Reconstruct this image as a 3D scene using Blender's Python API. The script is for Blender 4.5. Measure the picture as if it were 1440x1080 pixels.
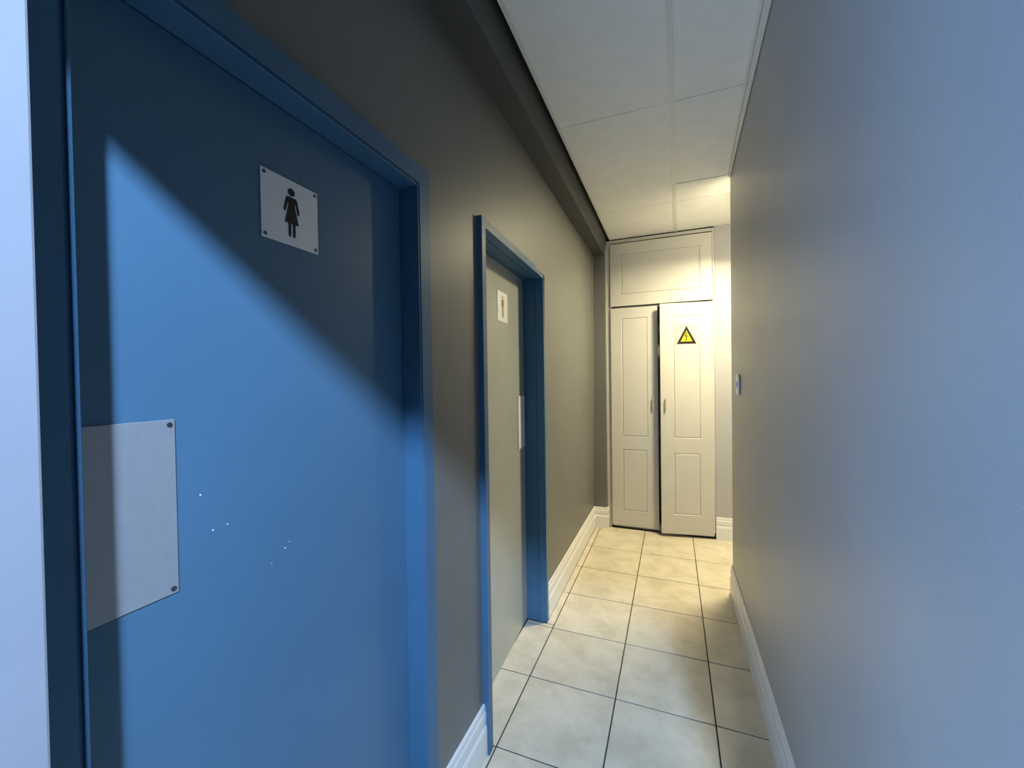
import bpy, bmesh, math, random
from mathutils import Vector, Matrix

for o in list(bpy.data.objects):
    bpy.data.objects.remove(o, do_unlink=True)
SC = bpy.context.scene
COL = SC.collection

# ------------------------------------------------------------------ camera
CAM_H = 1.48
yaw, pitch, roll, fpx = 0.3752, -0.0143, -0.0141, 574.5
fwd = Vector((-math.sin(yaw)*math.cos(pitch), math.cos(yaw)*math.cos(pitch), math.sin(pitch)))
rt = Vector((math.cos(yaw), math.sin(yaw), 0)); up = rt.cross(fwd)
rr = math.cos(roll)*rt + math.sin(roll)*up
uu = -math.sin(roll)*rt + math.cos(roll)*up
cd = bpy.data.cameras.new('camera'); cam = bpy.data.objects.new('camera', cd); COL.objects.link(cam)
m = Matrix((rr, uu, -fwd)).transposed().to_4x4(); m.translation = Vector((0, 0, CAM_H)); cam.matrix_world = m
cd.sensor_width = 36; cd.sensor_fit = 'HORIZONTAL'; cd.lens = fpx/1440*36; cd.clip_start = 0.02; cd.clip_end = 50
SC.camera = cam

# ------------------------------------------------------------------ view, world, lights
SC.view_settings.view_transform = 'Standard'; SC.view_settings.look = 'None'
SC.view_settings.gamma = 1; SC.view_settings.exposure = 0.0; SC.view_settings.use_curve_mapping = False
w = bpy.data.worlds.new('world'); SC.world = w; w.use_nodes = True
w.node_tree.nodes['Background'].inputs[0].default_value = (0.25, 0.48, 1.0, 1)
w.node_tree.nodes['Background'].inputs[1].default_value = 0.05

def area(name, loc, target, size, power, color, shape='DISK', size_y=None, spread=180):
    l = bpy.data.lights.new(name, 'AREA'); l.shape = shape; l.size = size
    if size_y: l.size_y = size_y
    l.energy = power; l.color = color; l.spread = math.radians(spread)
    o = bpy.data.objects.new(name, l); COL.objects.link(o); o.location = loc
    o.rotation_euler = (Vector(target)-Vector(loc)).to_track_quat('-Z', 'Y').to_euler()
    return o
# bluish daylight coming high through the doorway behind the camera
area('daylight_lamp', (0.65, -1.05, 2.85), (-0.72, 0.9, 0.9), 0.17, 160, (0.43, 0.65, 1.0))
# wide soft daylight of the room behind, reaching the right-hand wall through the doorway
area('window_light', (-1.25, -1.3, 0.95), (0.30, 1.5, 1.9), 1.4, 96, (0.30, 0.55, 1.0), 'RECTANGLE', 1.5)
# warm ceiling lamp round the corner, in the right-hand passage
area('warm_lamp', (0.56, 3.34, 2.72), (0.20, 3.05, 0.0), 0.25, 66, (1.0, 0.88, 0.55), spread=160)

# ------------------------------------------------------------------ materials
def mat(name, col, rough=0.5, spec=0.5, var=0.0, scale=20.0, bump=0.0, bscale=200.0, metal=0.0, col2=None):
    mt = bpy.data.materials.new(name); mt.use_nodes = True
    nt = mt.node_tree; b = nt.nodes['Principled BSDF']
    b.inputs['Base Color'].default_value = (*col, 1); b.inputs['Roughness'].default_value = rough
    b.inputs['Specular IOR Level'].default_value = spec; b.inputs['Metallic'].default_value = metal
    tc = nt.nodes.new('ShaderNodeTexCoord')
    if var or col2:
        n = nt.nodes.new('ShaderNodeTexNoise'); n.inputs['Scale'].default_value = scale; n.inputs['Detail'].default_value = 6
        nt.links.new(tc.outputs['Object'], n.inputs['Vector'])
        r = nt.nodes.new('ShaderNodeValToRGB'); r.color_ramp.elements[0].position = 0.35; r.color_ramp.elements[1].position = 0.68
        c2 = col2 or tuple(c*(1+var) for c in col); c1 = tuple(c*(1-var) for c in col) if not col2 else col
        r.color_ramp.elements[0].color = (*c1, 1); r.color_ramp.elements[1].color = (*c2, 1)
        nt.links.new(n.outputs['Fac'], r.inputs['Fac']); nt.links.new(r.outputs['Color'], b.inputs['Base Color'])
    if bump:
        n2 = nt.nodes.new('ShaderNodeTexNoise'); n2.inputs['Scale'].default_value = bscale; n2.inputs['Detail'].default_value = 3
        nt.links.new(tc.outputs['Object'], n2.inputs['Vector'])
        bp = nt.nodes.new('ShaderNodeBump'); bp.inputs['Strength'].default_value = bump; bp.inputs['Distance'].default_value = 0.002
        nt.links.new(n2.outputs['Fac'], bp.inputs['Height']); nt.links.new(bp.outputs['Normal'], b.inputs['Normal'])
    return mt

M = {}
M['wall'] = mat('grey_wall_paint', (0.16, 0.16, 0.152), 0.42, 0.5, 0.05, 3, 0.25, 260)
M['beam'] = mat('grey_wall_paint_shaded', (0.085, 0.085, 0.083), 0.5, 0.3, 0.05, 3, 0.25, 260)  # wall paint again, darkened to put the beam's shade into its colour
M['wall_light'] = mat('pale_wall_paint', (0.41, 0.41, 0.41), 0.40, 0.5, 0.04, 2.5, 0.3, 300)
M['wall_white'] = mat('white_wall_paint', (0.45, 0.44, 0.45), 0.5, 0.4, 0.02, 3, 0.15, 260)
M['blue'] = mat('blue_door_paint', (0.085, 0.178, 0.275), 0.40, 0.3, 0.04, 4, 0.12, 400)
M['blue_frame'] = mat('blue_frame_paint', (0.062, 0.155, 0.265), 0.40, 0.3, 0.04, 6, 0.08, 300)
M['white'] = mat('white_gloss_paint', (0.80, 0.79, 0.78), 0.35, 0.5, 0.02, 8, 0.05, 200)
M['cream'] = mat('cream_cupboard_paint', (0.59, 0.57, 0.53), 0.38, 0.5, 0.02, 5, 0.06, 240)
M['ceil'] = mat('ceiling_board', (0.95, 0.94, 0.90), 0.8, 0.2, 0.02, 12, 0.3, 500)
M['bar'] = mat('ceiling_grid_metal', (0.80, 0.80, 0.74), 0.45, 0.4)
M['grout'] = mat('tile_grout', (0.055, 0.052, 0.05), 0.8, 0.2, 0.15, 30)
M['void'] = mat('dark_void', (0.01, 0.01, 0.01), 0.9, 0.1)
M['blue_warm_lit'] = mat('blue_door_paint_warm_lit', (0.42, 0.43, 0.38), 0.30, 0.7, 0.04, 4, 0.12, 400)  # blue door paint turned grey: warm light put into the colour
M['steel'] = mat('brushed_aluminium', (0.40, 0.40, 0.41), 0.42, 0.5, 0.03, 60, 0.08, 500, metal=0.35)
M['jamb'] = mat('pale_lilac_jamb_paint', (0.40, 0.40, 0.44), 0.5, 0.4, 0.02, 8, 0.1, 120)
M['signw'] = mat('white_sign_plate', (0.88, 0.88, 0.88), 0.30, 0.6, metal=0.35)
M['plate_white'] = mat('white_push_plate', (0.86, 0.86, 0.82), 0.35, 0.5)
M['screw'] = mat('screw_metal', (0.12, 0.13, 0.15), 0.35, 0.5, metal=0.8)
M['black'] = mat('black_print', (0.008, 0.008, 0.01), 0.5, 0.3)
M['gold'] = mat('gold_print', (0.33, 0.24, 0.08), 0.5, 0.4)
M['yellow'] = mat('yellow_print', (0.75, 0.58, 0.005), 0.45, 0.4)
M['sticker'] = mat('sticker_backing', (0.42, 0.40, 0.42), 0.4, 0.4)
M['handle'] = mat('aged_cream_handle', (0.50, 0.42, 0.30), 0.35, 0.5)
M['switch'] = mat('grey_white_plastic', (0.85, 0.84, 0.80), 0.3, 0.5)
M['chip'] = mat('bare_paint_chip', (0.85, 0.85, 0.85), 0.6, 0.3)
M['lampglow'] = mat('lamp_opal', (0.9, 0.9, 0.85), 0.4, 0.4)
# floor tile: cream ceramic with pale veining, moved per tile
t = bpy.data.materials.new('cream_ceramic_tile'); t.use_nodes = True; nt = t.node_tree; b = nt.nodes['Principled BSDF']
tc = nt.nodes.new('ShaderNodeTexCoord'); oi = nt.nodes.new('ShaderNodeObjectInfo'); ad = nt.nodes.new('ShaderNodeVectorMath')
mu = nt.nodes.new('ShaderNodeVectorMath'); mu.operation = 'SCALE'; mu.inputs['Scale'].default_value = 17.0
cb = nt.nodes.new('ShaderNodeCombineXYZ')
for k in range(3): nt.links.new(oi.outputs['Random'], cb.inputs[k])
nt.links.new(cb.outputs[0], mu.inputs[0]); nt.links.new(tc.outputs['Object'], ad.inputs[0]); nt.links.new(mu.outputs[0], ad.inputs[1])
n = nt.nodes.new('ShaderNodeTexNoise'); n.inputs['Scale'].default_value = 7; n.inputs['Detail'].default_value = 9; n.inputs['Roughness'].default_value = 0.62; n.inputs['Distortion'].default_value = 0.35
nt.links.new(ad.outputs[0], n.inputs['Vector'])
r = nt.nodes.new('ShaderNodeValToRGB'); e = r.color_ramp.elements
e[0].position = 0.36; e[0].color = (0.575, 0.505, 0.385, 1); e[1].position = 0.66; e[1].color = (0.71, 0.64, 0.51, 1)
e2 = e.new(0.5); e2.color = (0.65, 0.58, 0.45, 1)
nt.links.new(n.outputs['Fac'], r.inputs['Fac']); nt.links.new(r.outputs['Color'], b.inputs['Base Color'])
b.inputs['Roughness'].default_value = 0.17; b.inputs['Specular IOR Level'].default_value = 0.5
M['tile'] = t

# ------------------------------------------------------------------ helpers
def link(name, me, m=None, parent=None, loc=None, rot=None, kind=None, label=None, smooth=False):
    o = bpy.data.objects.new(name, me); COL.objects.link(o)
    if m is not None and len(me.materials) == 0: me.materials.append(m)
    if parent: o.parent = parent
    if loc: o.location = loc
    if rot: o.rotation_euler = rot
    if kind: o['kind'] = kind
    if label: o['label'] = label
    if smooth:
        for p in me.polygons: p.use_smooth = True
    return o
def empty(name, loc=(0, 0, 0), rz=0, label=None, cat=None, kind=None, group=None):
    o = bpy.data.objects.new(name, None); COL.objects.link(o); o.location = loc; o.rotation_euler = (0, 0, rz)
    o.empty_display_size = 0.1
    if label: o['label'] = label
    if cat: o['category'] = cat
    if kind: o['kind'] = kind
    if group: o['group'] = group
    return o
def bm_mesh(name, bm):
    bmesh.ops.recalc_face_normals(bm, faces=bm.faces)
    me = bpy.data.meshes.new(name); bm.to_mesh(me); bm.free(); return me
def add_box(bm, x0, x1, y0, y1, z0, z1, bev=0.0, seg=1):
    vs = [bm.verts.new((x, y, z)) for x in (x0, x1) for y in (y0, y1) for z in (z0, z1)]
    fs = [bm.faces.new([vs[i] for i in q]) for q in ((0, 1, 3, 2), (4, 6, 7, 5), (0, 4, 5, 1), (2, 3, 7, 6), (0, 2, 6, 4), (1, 5, 7, 3))]
    if bev:
        ed = list({e for f in fs for e in f.edges})
        bmesh.ops.bevel(bm, geom=ed, offset=bev, segments=seg, affect='EDGES', profile=0.5)
def box(name, x0, x1, y0, y1, z0, z1, m, bev=0.0, seg=1, **k):
    bm = bmesh.new(); add_box(bm, x0, x1, y0, y1, z0, z1, bev, seg)
    return link(name, bm_mesh(name, bm), m, **k)
def hexa(name, lo, hi, z0, z1, m, **k):
    """prism whose plan may differ at bottom (lo) and top (hi), four (x, y) each"""
    bm = bmesh.new(); a = [bm.verts.new((x, y, z0)) for x, y in lo]; c = [bm.verts.new((x, y, z1)) for x, y in hi]
    bm.faces.new(a); bm.faces.new(c)
    for i in range(4):
        j = (i+1) % 4; bm.faces.new((a[i], a[j], c[j], c[i]))
    return link(name, bm_mesh(name, bm), m, **k)
def prism(name, poly, d0, d1, m, axis='x', **k):
    """polygon in the plane across an axis, extruded from d0 to d1"""
    bm = bmesh.new()
    P = (lambda a, b_, d: (d, a, b_)) if axis == 'x' else ((lambda a, b_, d: (a, d, b_)) if axis == 'y' else (lambda a, b_, d: (a, b_, d)))
    A = [bm.verts.new(P(a, b_, d0)) for a, b_ in poly]; B = [bm.verts.new(P(a, b_, d1)) for a, b_ in poly]
    bm.faces.new(A); bm.faces.new(B)
    for i in range(len(A)):
        j = (i+1) % len(A); bm.faces.new((A[i], A[j], B[j], B[i]))
    return link(name, bm_mesh(name, bm), m, **k)
def loft(stations, closed_profile=True):
    bm = bmesh.new(); rings = [[bm.verts.new(p) for p in s] for s in stations]
    n_ = len(rings[0])
    for a, c in zip(rings, rings[1:]):
        for i in range(n_ if closed_profile else n_-1):
            j = (i+1) % n_; bm.faces.new((a[i], a[j], c[j], c[i]))
    if closed_profile: bm.faces.new(rings[0]); bm.faces.new(rings[-1])
    return bm
SK = [(0, 0), (0, 0.200), (0.005, 0.200), (0.008, 0.194), (0.009, 0.176), (0.0125, 0.168), (0.0125, 0.138), (0.0105, 0.132), (0.0105, 0.124), (0.014, 0.116), (0.016, 0.108), (0.016, 0.0)]
def skirting(name, path, side, label):
    """path of (x, y) at the wall face; side = +1 when the room lies left of the path direction"""
    dirs = [(Vector(b_)-Vector(a)).normalized() for a, b_ in zip(path, path[1:])]
    nor = [Vector((-d.y, d.x))*side for d in dirs]
    st = []
    for i, p in enumerate(path):
        if i == 0: mv = nor[0]
        elif i == len(path)-1: mv = nor[-1]
        else:
            s = nor[i-1]+nor[i]; mv = s/(s.dot(nor[i]))
        st.append([(p[0]+mv.x*(t_+0.0005), p[1]+mv.y*(t_+0.0005), z+0.0005) for t_, z in SK])
    return link(name, bm_mesh(name, loft(st)), M['white'], kind='structure', label=label)
def disc(bm, c, r_, d0, d1, n_=12, axis='x'):
    A = []; B = []
    for i in range(n_):
        a = 2*math.pi*i/n_; u, v = c[0]+r_*math.cos(a), c[1]+r_*math.sin(a)
        if axis == 'x': A.append(bm.verts.new((d0, u, v))); B.append(bm.verts.new((d1, u, v)))
        elif axis == 'y': A.append(bm.verts.new((u, d0, v))); B.append(bm.verts.new((u, d1, v)))
        else: A.append(bm.verts.new((u, v, d0))); B.append(bm.verts.new((u, v, d1)))
    bm.faces.new(A); bm.faces.new(B)
    for i in range(n_):
        j = (i+1) % n_; bm.faces.new((A[i], A[j], B[j], B[i]))

ZC = 2.811          # ceiling height
# ------------------------------------------------------------------ floor with single tiles
floor = box('floor', -1.10, 2.2, -1.6, 4.6, -0.12, -0.0025, M['grout'], kind='structure', label='tiled passage floor of cream ceramic tiles with dark grout')
X0, PT, Y0, G = -0.673, 0.4159, 1.479, 0.0028
tile_cache = {}
def tile_mesh(wx, wy):
    k = (round(wx, 4), round(wy, 4))
    if k not in tile_cache:
        bm = bmesh.new(); add_box(bm, -wx/2, wx/2, -wy/2, wy/2, -0.008, 0.0, 0.0012)
        me = bm_mesh('tile', bm); me.materials.append(M['tile']); tile_cache[k] = me
    return tile_cache[k]
def put_tiles(rx0, rx1, ry0, ry1, skip=None):
    for i in range(-2, 8):
        for j in range(-9, 9):
            a0, a1 = max(X0+i*PT, rx0)+G, min(X0+(i+1)*PT, rx1)-G
            b0, b1 = max(Y0+j*PT, ry0)+G, min(Y0+(j+1)*PT, ry1)-G
            if a1-a0 < 0.006 or b1-b0 < 0.006: continue
            link('tile', tile_mesh(a1-a0, b1-b0), parent=floor, loc=((a0+a1)/2, (b0+b1)/2, 0))
YS = Y0+3*PT     # row that passes the corner of the right wall
put_tiles(X0, 0.366, -1.5, YS)
put_tiles(-1.0, X0, -1.5, 0.0)
put_tiles(-0.705, X0, 0.24, 1.479)
put_tiles(-0.84, X0, 1.479, 2.3415)
put_tiles(-0.72, X0, 2.3415, 4.03)
put_tiles(X0, 2.15, YS, 4.084)

# ------------------------------------------------------------------ walls
def xl(y, z):     # plan line of the left wall face (the old wall is not quite true)
    f = z/ZC
    pts = [(-0.5, -0.705, -0.700), (1.45, -0.705, -0.700), (2.36, -0.735, -0.704), (4.10, -0.737, -0.712)]
    for (ya, la, ta), (yb, lb, tb) in zip(pts, pts[1:]):
        if ya <= y <= yb:
            s = (y-ya)/(yb-ya); return (la+(lb-la)*s)*(1-f)+(ta+(tb-ta)*s)*f
    return pts[-1][1]
D1 = (0.262, 1.038, 2.062); D2 = (1.452, 2.362, 2.092)   # wall openings: y0, y1, top
ys = [0.05, D1[0], D1[1], 1.45, D2[0], 1.75, 2.05, D2[1], 3.2, 4.10]
zs = [0.0, D1[2], D2[2], 2.95]
bm = bmesh.new(); gv = {}
def V(side, i, j):
    k = (side, i, j)
    if k not in gv: gv[k] = bm.verts.new((xl(ys[i], zs[j]) if side == 0 else -0.93, ys[i], zs[j]))
    return gv[k]
def solid(i, j):
    if not (0 <= i < len(ys)-1 and 0 <= j < len(zs)-1): return False
    if j == 0 and ys[i] >= D1[0]-1e-6 and ys[i+1] <= D1[1]+1e-6: return False
    if j <= 1 and ys[i] >= D2[0]-1e-6 and ys[i+1] <= D2[1]+1e-6: return False
    return True
for i in range(len(ys)-1):
    for j in range(len(zs)-1):
        if not solid(i, j): continue
        for s in (0, 1): bm.faces.new((V(s, i, j), V(s, i+1, j), V(s, i+1, j+1), V(s, i, j+1)))
        for di, dj, a, c in ((-1, 0, (i, j), (i, j+1)), (1, 0, (i+1, j), (i+1, j+1)), (0, -1, (i, j), (i+1, j)), (0, 1, (i, j+1), (i+1, j+1))):
            if not solid(i+di, j+dj): bm.faces.new((V(0, *a), V(0, *c), V(1, *c), V(1, *a)))
link('wall_left', bm_mesh('wall_left', bm), M['wall'], kind='structure', label='dark grey painted wall with the two washroom doors')
# pier at the far end of the left wall
box('wall_pier', -0.93, -0.610, 4.042, 4.30, 0, 2.95, M['wall'], kind='structure', label='narrow dark grey pier between left wall and cupboard')
def xr(y, z): return 0.366 + (min(0.366, 0.335+0.0213*(y-1.7))-0.366)*(z/ZC)
hexa('wall_right', [(0.366, 0.57), (0.366, 3.08), (0.52, 3.08), (0.52, 0.57)], [(xr(0.57, 2.95), 0.57), (xr(3.08, 2.95), 3.08), (0.52, 3.08), (0.52, 0.57)], 0, 2.95, M['wall_light'], kind='structure', label='smooth pale grey wall along the right of the passage')
box('wall_right_passage', 0.52, 2.3, 2.94, 3.08, 0, 2.95, M['wall_light'], kind='structure')
box('wall_back', 0.352, 2.3, 4.084, 4.22, 0, 2.95, M['wall_white'], kind='structure', label='off-white wall to the right of the cupboard')
box('wall_end_passage', 2.16, 2.3, 3.08, 4.084, 0, 2.95, M['wall_white'], kind='structure')
# behind the cupboard
box('wall_back_niche', -0.93, 0.352, 4.62, 4.72, 0, 2.95, M['wall_white'], kind='structure')
# doorway the photograph is taken from: header above, white jamb at left
box('wall_front', -0.93, 0.52, 0.05, 0.20, 2.035, 2.95, M['wall'], kind='structure')
box('trim_1', -0.7045, -0.636, -0.02, 0.2240, 0, 2.035, M['jamb'], bev=0.003, seg=2, kind='structure', label='white painted door jamb at the left edge of the view')

# ------------------------------------------------------------------ beam along the left wall
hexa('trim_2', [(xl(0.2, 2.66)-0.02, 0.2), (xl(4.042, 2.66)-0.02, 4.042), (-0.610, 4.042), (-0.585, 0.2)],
     [(xl(0.2, 2.66)-0.02, 0.2), (xl(4.042, 2.66)-0.02, 4.042), (-0.588, 4.042), (-0.578, 0.2)], 2.660, ZC+0.04, M['beam'], kind='structure', label='grey boxed beam under the ceiling along the left wall, its shade darkened into the colour')

# ------------------------------------------------------------------ ceiling: boards in a metal grid
ceiling = box('ceiling', -0.93, 2.3, 0.05, 4.72, 2.95, 3.05, M['void'], kind='structure', label='suspended ceiling of off-white boards in a white metal grid')
def xm(y): return 0.003+0.0159*(y-2)
def board(x0a, x0b, x1a, x1b, y0, y1, sag=0.0):
    hexa('ceiling_board', [(x0a, y0), (x0b, y1), (x1b, y1), (x1a, y0)], [(x0a, y0), (x0b, y1), (x1b, y1), (x1a, y0)], ZC-sag, ZC+0.012, M['ceil'], parent=ceiling)
CY = [0.21, 0.925, 2.155, 3.386, 4.079]
LX = -0.560
for k in range(4):
    y0, y1 = CY[k]+0.002, CY[k+1]-0.002
    board(LX, LX, xm(y0)-0.004, xm(y1)-0.004, y0, y1)
    xe = 0.34 if k < 2 else 0.60
    if k == 2:
        board(xm(y0)+0.004, xm(3.07)+0.004, 0.34, 0.352, y0+0.003, 3.07)
        board(xm(3.072)+0.004, xm(y1)+0.004, 0.60, 0.60, 3.0815, y1)
    else:
        board(xm(y0)+0.004, xm(y1)+0.004, 0.33 if k < 2 else xe, 0.335 if k < 2 else xe, y0+(0.003 if k > 0 else 0), y1)
for (a, c) in ((0.604, 1.204), (1.208, 1.80), (1.804, 2.15)):
    board(a, a, c, c, 3.0815, CY[3]-0.002); board(a, a, c, c, CY[3]+0.002, CY[4])
def bar(path_x0, path_x1, y0, y1, z0, z1, nm='grid_bar'):
    hexa(nm, [(path_x0(y0), y0), (path_x0(y1), y1), (path_x1(y1), y1), (path_x1(y0), y0)], [(path_x0(y0), y0), (path_x0(y1), y1), (path_x1(y1), y1), (path_x1(y0), y0)], z0, z1, M['bar'], parent=ceiling)
bar(lambda y: xm(y)-0.012, lambda y: xm(y)+0.012, 0.21, 4.078, ZC-0.004, ZC+0.001)
bar(lambda y: LX-0.004, lambda y: LX+0.012, 0.21, 4.078, ZC-0.004, ZC+0.02, 'edge_trim')
for yy in CY[1:4]:
    bar(lambda y: LX+0.013, lambda y: xm(y)-0.013, yy-0.0035, yy+0.0035, ZC+0.013, ZC+0.02)
# stepped angle trim where the ceiling meets the right wall; it stops at the corner
ri = lambda y: 0.302+0.0304*(y-1.7)
ro = lambda y: min(xr(y, 2.79), 0.366)
bar(lambda y: ri(y)-0.004, lambda y: ri(y)+0.006, 0.21, 3.075, ZC-0.005, ZC+0.0, 'edge_trim')
bar(lambda y: ri(y)+0.008, lambda y: ro(y)-0.001, 0.21, 3.075, ZC-0.018, ZC-0.0005, 'edge_trim')

# ------------------------------------------------------------------ skirtings
skirting('baseboard_left', [(-0.705, 1.088), (-0.7052, 1.431)], -1, 'short white moulded skirting between the two blue door frames')
skirting('baseboard_left_far', [(-0.7345, 2.386), (-0.737, 4.042), (-0.610, 4.042), (-0.610, 4.079), (-0.592, 4.079)], -1, 'long white moulded skirting from the far door to the cupboard')
skirting('baseboard_right', [(0.366, 0.575), (0.366, 3.08), (2.15, 3.08)], 1, 'white moulded skirting along the foot of the pale right wall')
skirting('baseboard_back', [(0.354, 4.084), (2.15, 4.084)], -1, 'white moulded skirting beside the cupboard')

# ------------------------------------------------------------------ doors
def sweep_u(name, y0, y1, zt, prof, m, parent):
    """prof: (s, d): s outward from the opening, d depth behind the face"""
    st = [[(-d, y0-s, 0.0005) for s, d in prof], [(-d, y0-s, zt+s) for s, d in prof], [(-d, y1+s, zt+s) for s, d in prof], [(-d, y1+s, 0.0005) for s, d in prof]]
    return link(name, bm_mesh(name, loft(st)), m, parent=parent)
def screws(parent, pts, x, r_=0.0035):
    for (a, c) in pts:
        bm = bmesh.new(); disc(bm, (0, 0), r_, 0, 0.0011, 14)
        s = link('screw', bm_mesh('screw', bm), M['screw'], parent=parent, loc=(x, a, c))
        # slot: a thin raised bright line on the head is left as a groove in the disc edge
def female(parent, x, cy, z0):
    bm = bmesh.new(); disc(bm, (cy, z0+0.0965), 0.0083, x, x+0.0006, 20)
    f = link('pictogram_head', bm_mesh('pictogram_head', bm), M['black'], parent=parent)
    body = [(-0.0115, 0.086), (0.0115, 0.086), (0.0145, 0.083), (0.0215, 0.056), (0.0185, 0.0525), (0.0155, 0.0545), (0.0095, 0.0755), (0.0085, 0.068),
            (0.0185, 0.030), (0.0095, 0.030), (0.0092, 0.004), (0.0058, 0.001), (0.0025, 0.004), (0.0018, 0.030), (-0.0018, 0.030), (-0.0025, 0.004), (-0.0058, 0.001), (-0.0092, 0.004), (-0.0095, 0.030),
            (-0.0185, 0.030), (-0.0085, 0.068), (-0.0095, 0.0755), (-0.0155, 0.0545), (-0.0185, 0.0525), (-0.0215, 0.056), (-0.0145, 0.083)]
    prism('pictogram_figure', [(cy+a*0.92, z0+c) for a, c in body], x, x+0.0006, M['black'], parent=parent)
def male(parent, x, cy, z0):
    bm = bmesh.new(); disc(bm, (cy, z0+0.108), 0.0075, x, x+0.0006, 18)
    link('pictogram_head', bm_mesh('pictogram_head', bm), M['gold'], parent=parent)
    body = [(-0.016, 0.094), (-0.012, 0.098), (0.012, 0.098), (0.016, 0.094), (0.016, 0.062), (0.0115, 0.060), (0.0095, 0.082), (0.0085, 0.060), (0.0085, 0.003), (0.0015, 0.003), (0.0008, 0.05), (-0.0008, 0.05), (-0.0015, 0.003), (-0.0085, 0.003), (-0.0085, 0.060), (-0.0095, 0.082), (-0.0115, 0.060), (-0.016, 0.062)]
    prism('pictogram_figure', [(cy+a, z0+c) for a, c in body], x, x+0.0006, M['gold'], parent=parent)

# near door (women)
d1 = empty('door_1', (-0.690, 0.0, 0.0), 0, 'blue painted door with the female sign, nearest the camera', None, 'structure')
sweep_u('door_frame', 0.278, 1.020, 2.048, [(0.065, 0.0145), (0.065, 0.002), (0.063, 0.0), (0.011, 0.0), (0.010, 0.004), (0.005, 0.005), (0.0045, 0.001), (0.0035, 0.0), (0.001, 0.0), (0, 0.001), (0, 0.20), (0.014, 0.20), (0.014, 0.0145)], M['blue_frame'], d1)
bm = bmesh.new(); add_box(bm, -0.103, -0.063, 0.2795, 1.0185, 0.004, 2.0465, 0.0015)
leaf1 = link('door_leaf', bm_mesh('door_leaf', bm), M['blue'], parent=d1)
s1 = box('sign_plate', -0.0628, -0.0610, 0.573, 0.712, 1.768, 1.906, M['signw'], bev=0.0006, parent=d1, label='square white plate with a black female figure')
screws(s1, [(0.581, 1.898), (0.704, 1.898), (0.581, 1.776), (0.704, 1.776)], -0.0610, 0.0038)
female(s1, -0.0609, 0.643, 1.784)
p1 = box('push_plate', -0.0628, -0.0605, 0.283, 0.4145, 1.1405, 1.4215, M['steel'], bev=0.0008, parent=d1, label='satin aluminium push plate')
screws(p1, [(0.4065, 1.413), (0.4065, 1.149), (0.291, 1.413), (0.291, 1.149)], -0.0605, 0.0040)
random.seed(3)
for (a, c, rr_) in ((0.451, 1.288, 0.0016), (0.470, 1.221, 0.0016), (0.495, 1.223, 0.0013), (0.611, 1.134, 0.0016), (0.622, 1.143, 0.001), (0.580, 1.115, 0.0009)):
    bm = bmesh.new(); disc(bm, (a, c), rr_, -0.0632, -0.0625, 6)
    link('paint_chip', bm_mesh('paint_chip', bm), M['chip'], parent=leaf1)

# far door (men)
ang = math.atan2(0.0375, 0.946)
d2 = empty('door_2', (-0.680, 1.434, 0.0), ang, 'door with warm light put into its grey colour, in a blue frame with the male sign, second along the left wall', None, 'structure')
y0, y1 = 0.036, 0.912
sweep_u('door_frame', y0, y1, 2.073, [(0.038, 0.028), (0.038, 0.001), (0.037, 0.0), (0.001, 0.0), (0, 0.001), (0, 0.043), (0.004, 0.044), (0.004, 0.050), (0, 0.051), (0, 0.060), (0.006, 0.061), (0.006, 0.205), (0.012, 0.205), (0.012, 0.028)], M['blue_frame'], d2)
bm = bmesh.new(); add_box(bm, -0.170, -0.128, y0-0.004, y1+0.004, 0.004, 2.077, 0.0015)
leaf2 = link('door_leaf', bm_mesh('door_leaf', bm), M['blue_warm_lit'], parent=d2)
s2 = box('sign_plate', -0.1278, -0.1260, 0.480, 0.630, 1.775, 1.932, M['signw'], bev=0.0006, parent=d2, label='white plate with a gold male figure')
male(s2, -0.1259, 0.555, 1.795)
p2 = box('push_plate', -0.1278, -0.1230, y1-0.128, y1-0.008, 1.065, 1.375, M['plate_white'], bev=0.0008, parent=d2, label='white push plate')
screws(p2, [(y1-0.118, 1.365), (y1-0.118, 1.075)], -0.1230, 0.003)

# ------------------------------------------------------------------ built-in cupboard
cb_ = empty('built_in_cupboard', (-0.566, 4.084, 0.0), 0, 'tall cream built-in cupboard with two narrow doors and a top hatch, at the far end', 'cupboard')
W = 0.916
bm = bmesh.new()
add_box(bm, 0.0, 0.016, 0.0, 0.5, 0.05, 2.804, 0.001); add_box(bm, W-0.014, W, 0.0, 0.5, 0.05, 2.804, 0.001)
add_box(bm, 0.0165, W-0.0145, 0.001, 0.5, 2.775, 2.804, 0.001); add_box(bm, 0.0165, W-0.0145, 0.020, 0.5, 2.138, 2.156, 0.001)
add_box(bm, 0.0165, W-0.0145, 0.030, 0.5, 0.05, 0.066, 0.001); add_box(bm, 0.0165, W-0.0145, 0.48, 0.499, 0.067, 2.774, 0.0)
link('carcass', bm_mesh('carcass', bm), M['cream'], parent=cb_)
box('plinth', 0.01, W-0.01, 0.035, 0.06, 0.0005, 0.049, M['cream'], parent=cb_)
box('filler_strip', -0.0425, -0.001, 0.001, 0.03, 0.0005, 2.804, M['cream'], bev=0.001, parent=cb_)
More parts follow.
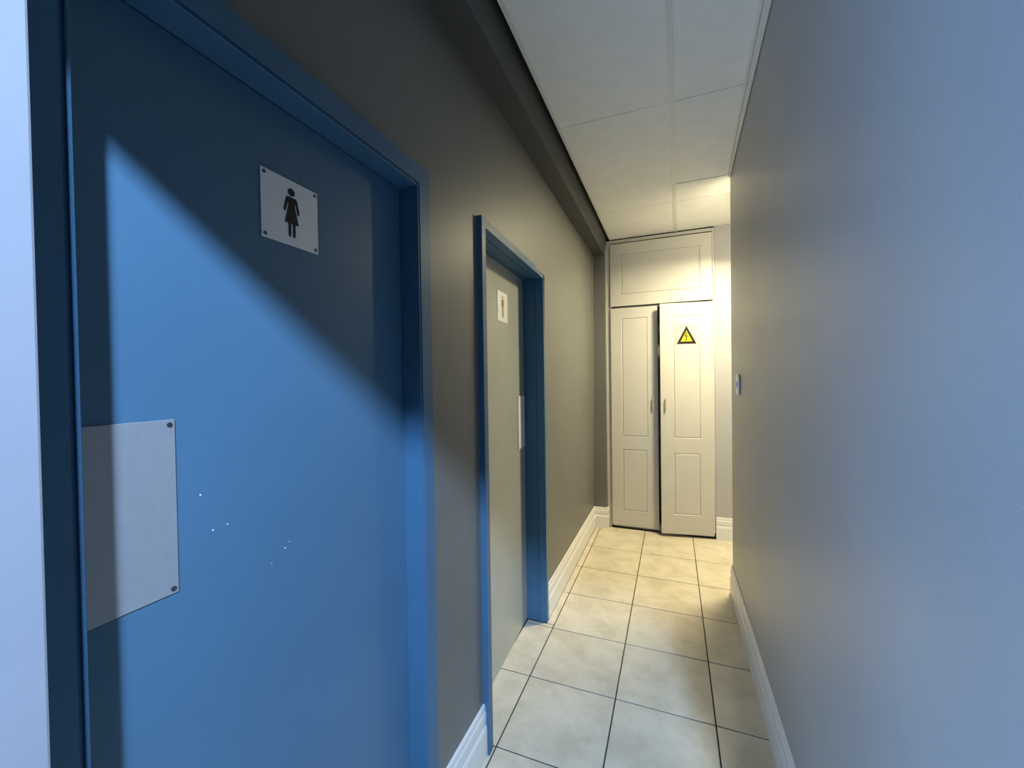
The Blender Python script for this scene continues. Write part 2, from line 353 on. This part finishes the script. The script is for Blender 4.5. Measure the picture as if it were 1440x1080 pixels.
def panel_door(name, w_, h_, t_, panels, parent, loc, rz=0.0, m=M['cream'], hinge=0.0, label=None):
    g = 0.006; xs = {0.0, w_}; zz = {0.0, h_}
    for (a0, a1, c0, c1) in panels:
        xs |= {a0, a0+g, a0+2*g, a1-2*g, a1-g, a1}; zz |= {c0, c0+g, c0+2*g, c1-2*g, c1-g, c1}
    xs = sorted(xs); zz = sorted(zz); bm = bmesh.new()
    def dep(x, z):
        for (a0, a1, c0, c1) in panels:
            if a0+g-1e-6 <= x <= a1-g+1e-6 and c0+g-1e-6 <= z <= c1-g+1e-6:
                if min(x-(a0+g), (a1-g)-x, z-(c0+g), (c1-g)-z) < 1e-6: return 0.0065
        return 0.0
    gr = [[bm.verts.new((x-hinge, dep(x, z), z)) for z in zz] for x in xs]
    for i in range(len(xs)-1):
        for j in range(len(zz)-1): bm.faces.new((gr[i][j], gr[i+1][j], gr[i+1][j+1], gr[i][j+1]))
    bb = [bm.verts.new((x-hinge, t_, z)) for x, z in ((0, 0), (w_, 0), (w_, h_), (0, h_))]
    bm.faces.new(bb[::-1])
    bm.faces.new([g_[0] for g_ in gr][::-1]+[bb[0], bb[1]]); bm.faces.new([g_[-1] for g_ in gr]+[bb[2], bb[3]])
    bm.faces.new(gr[0]+[bb[3], bb[0]]); bm.faces.new(gr[-1][::-1]+[bb[1], bb[2]])
    return link(name, bm_mesh(name, bm), m, parent=parent, loc=loc, rot=(0, 0, rz), label=label)
def bar_handle(parent, x, z):
    bm = bmesh.new()
    add_box(bm, x-0.005, x+0.005, -0.022, -0.014, z-0.055, z+0.055, 0.003, 2)
    add_box(bm, x-0.004, x+0.004, -0.0145, -0.0005, z-0.048, z-0.038, 0.001); add_box(bm, x-0.004, x+0.004, -0.0145, -0.0005, z+0.038, z+0.048, 0.001)
    link('handle', bm_mesh('handle', bm), M['handle'], parent=parent)
panel_door('hatch_door', 0.890, 0.600, 0.018, [(0.098, 0.795, 0.108, 0.497)], cb_, (0.008, -0.017, 2.160), label='wide single-panel hatch above the doors')
# left door closed, right door hanging a little open
ld = panel_door('door', 0.428, 2.108, 0.018, [(0.101, 0.338, 0.870, 2.008), (0.101, 0.330, 0.150, 0.746)], cb_, (0.007, -0.017, 0.032))
bar_handle(ld, 0.385, 1.193)
RA = math.radians(9.5)
RW = 0.452; HX, HZ = 0.906, 0.030
rd = panel_door('door', RW, 2.112, 0.018, [(0.113, 0.345, 0.880, 2.000), (0.113, 0.342, 0.178, 0.742)], cb_, (HX, -0.017, HZ), rz=RA, hinge=RW, label='slightly open right-hand door')
bar_handle(rd, 0.042-RW, 1.190)
# electrical danger sticker on the right door
sg = box('warning_sign', 0.131-RW, 0.322-RW, -0.0012, -0.0002, 1.733, 1.922, M['sticker'], parent=cb_, loc=(HX, -0.017, HZ), rot=(0, 0, RA), label='square sticker with a yellow electrical warning triangle')
cx, tb, tw, th = 0.2265-RW, 1.739, 0.083, 0.163
prism('triangle_border', [(cx-tw, tb), (cx+tw, tb), (cx, tb+th)], -0.0018, -0.0013, M['black'], axis='y', parent=sg)
k_ = 0.60; cz = tb+th/3
prism('triangle_field', [(cx-tw*k_, cz-(th/3)*k_), (cx+tw*k_, cz-(th/3)*k_), (cx, cz+(2*th/3)*k_)], -0.0024, -0.0019, M['yellow'], axis='y', parent=sg)
bolt = [(-0.002, 0.050), (-0.017, 0.003), (0.003, 0.010), (-0.003, -0.016), (-0.010, -0.013), (-0.002, -0.036), (0.009, -0.017), (0.003, -0.018), (0.015, 0.022), (-0.003, 0.018), (0.009, 0.050)]
prism('lightning_bolt', [(cx-0.003+a, cz+0.004+c*0.9) for a, c in bolt], -0.0030, -0.0025, M['black'], axis='y', parent=sg)

# ------------------------------------------------------------------ light switch on the right wall
ls = empty('light_switch', (xr(2.74, 1.42), 2.745, 1.424), 0, 'small grey-white light switch on the right wall near its far corner', 'light switch')
bm = bmesh.new(); add_box(bm, -0.009, -0.0008, -0.045, 0.045, -0.060, 0.060, 0.0)
bmesh.ops.bevel(bm, geom=[e_ for e_ in bm.edges if abs(e_.verts[0].co.x-e_.verts[1].co.x) > 0.005], offset=0.022, segments=5, affect='EDGES', profile=0.5)
link('back_plate', bm_mesh('back_plate', bm), M['switch'], parent=ls)
box('rocker', -0.018, -0.0092, -0.013, 0.013, -0.018, 0.018, M['switch'], bev=0.003, seg=2, parent=ls)

# ------------------------------------------------------------------ ceiling light round the corner (source of the warm light)
cl = empty('ceiling_light', (0.56, 3.34, ZC-0.01), 0, 'round warm tilted ceiling light in the side passage, out of the frame', 'ceiling light')
bm = bmesh.new()
prof = [(0.075, 0.0), (0.135, -0.03), (0.135, -0.045), (0.128, -0.05), (0.124, -0.046), (0.124, -0.026)]
N = 32; rings = [[bm.verts.new((r_*math.cos(2*math.pi*i/N), r_*math.sin(2*math.pi*i/N), z)) for i in range(N)] for r_, z in prof]
for a, c in zip(rings, rings[1:]):
    for i in range(N): bm.faces.new((a[i], a[(i+1) % N], c[(i+1) % N], c[i]))
link('rim', bm_mesh('rim', bm), M['white'], parent=cl)
bm = bmesh.new(); disc(bm, (0, 0), 0.122, -0.02, -0.012, 32, axis='z'); link('diffuser', bm_mesh('diffuser', bm), M['lampglow'], parent=cl)
cl.location.z = ZC-0.045; cl.rotation_euler = (Vector((0.20, 3.05, 0.0))-Vector((0.56, 3.34, 2.72))).to_track_quat('-Z', 'Y').to_euler()
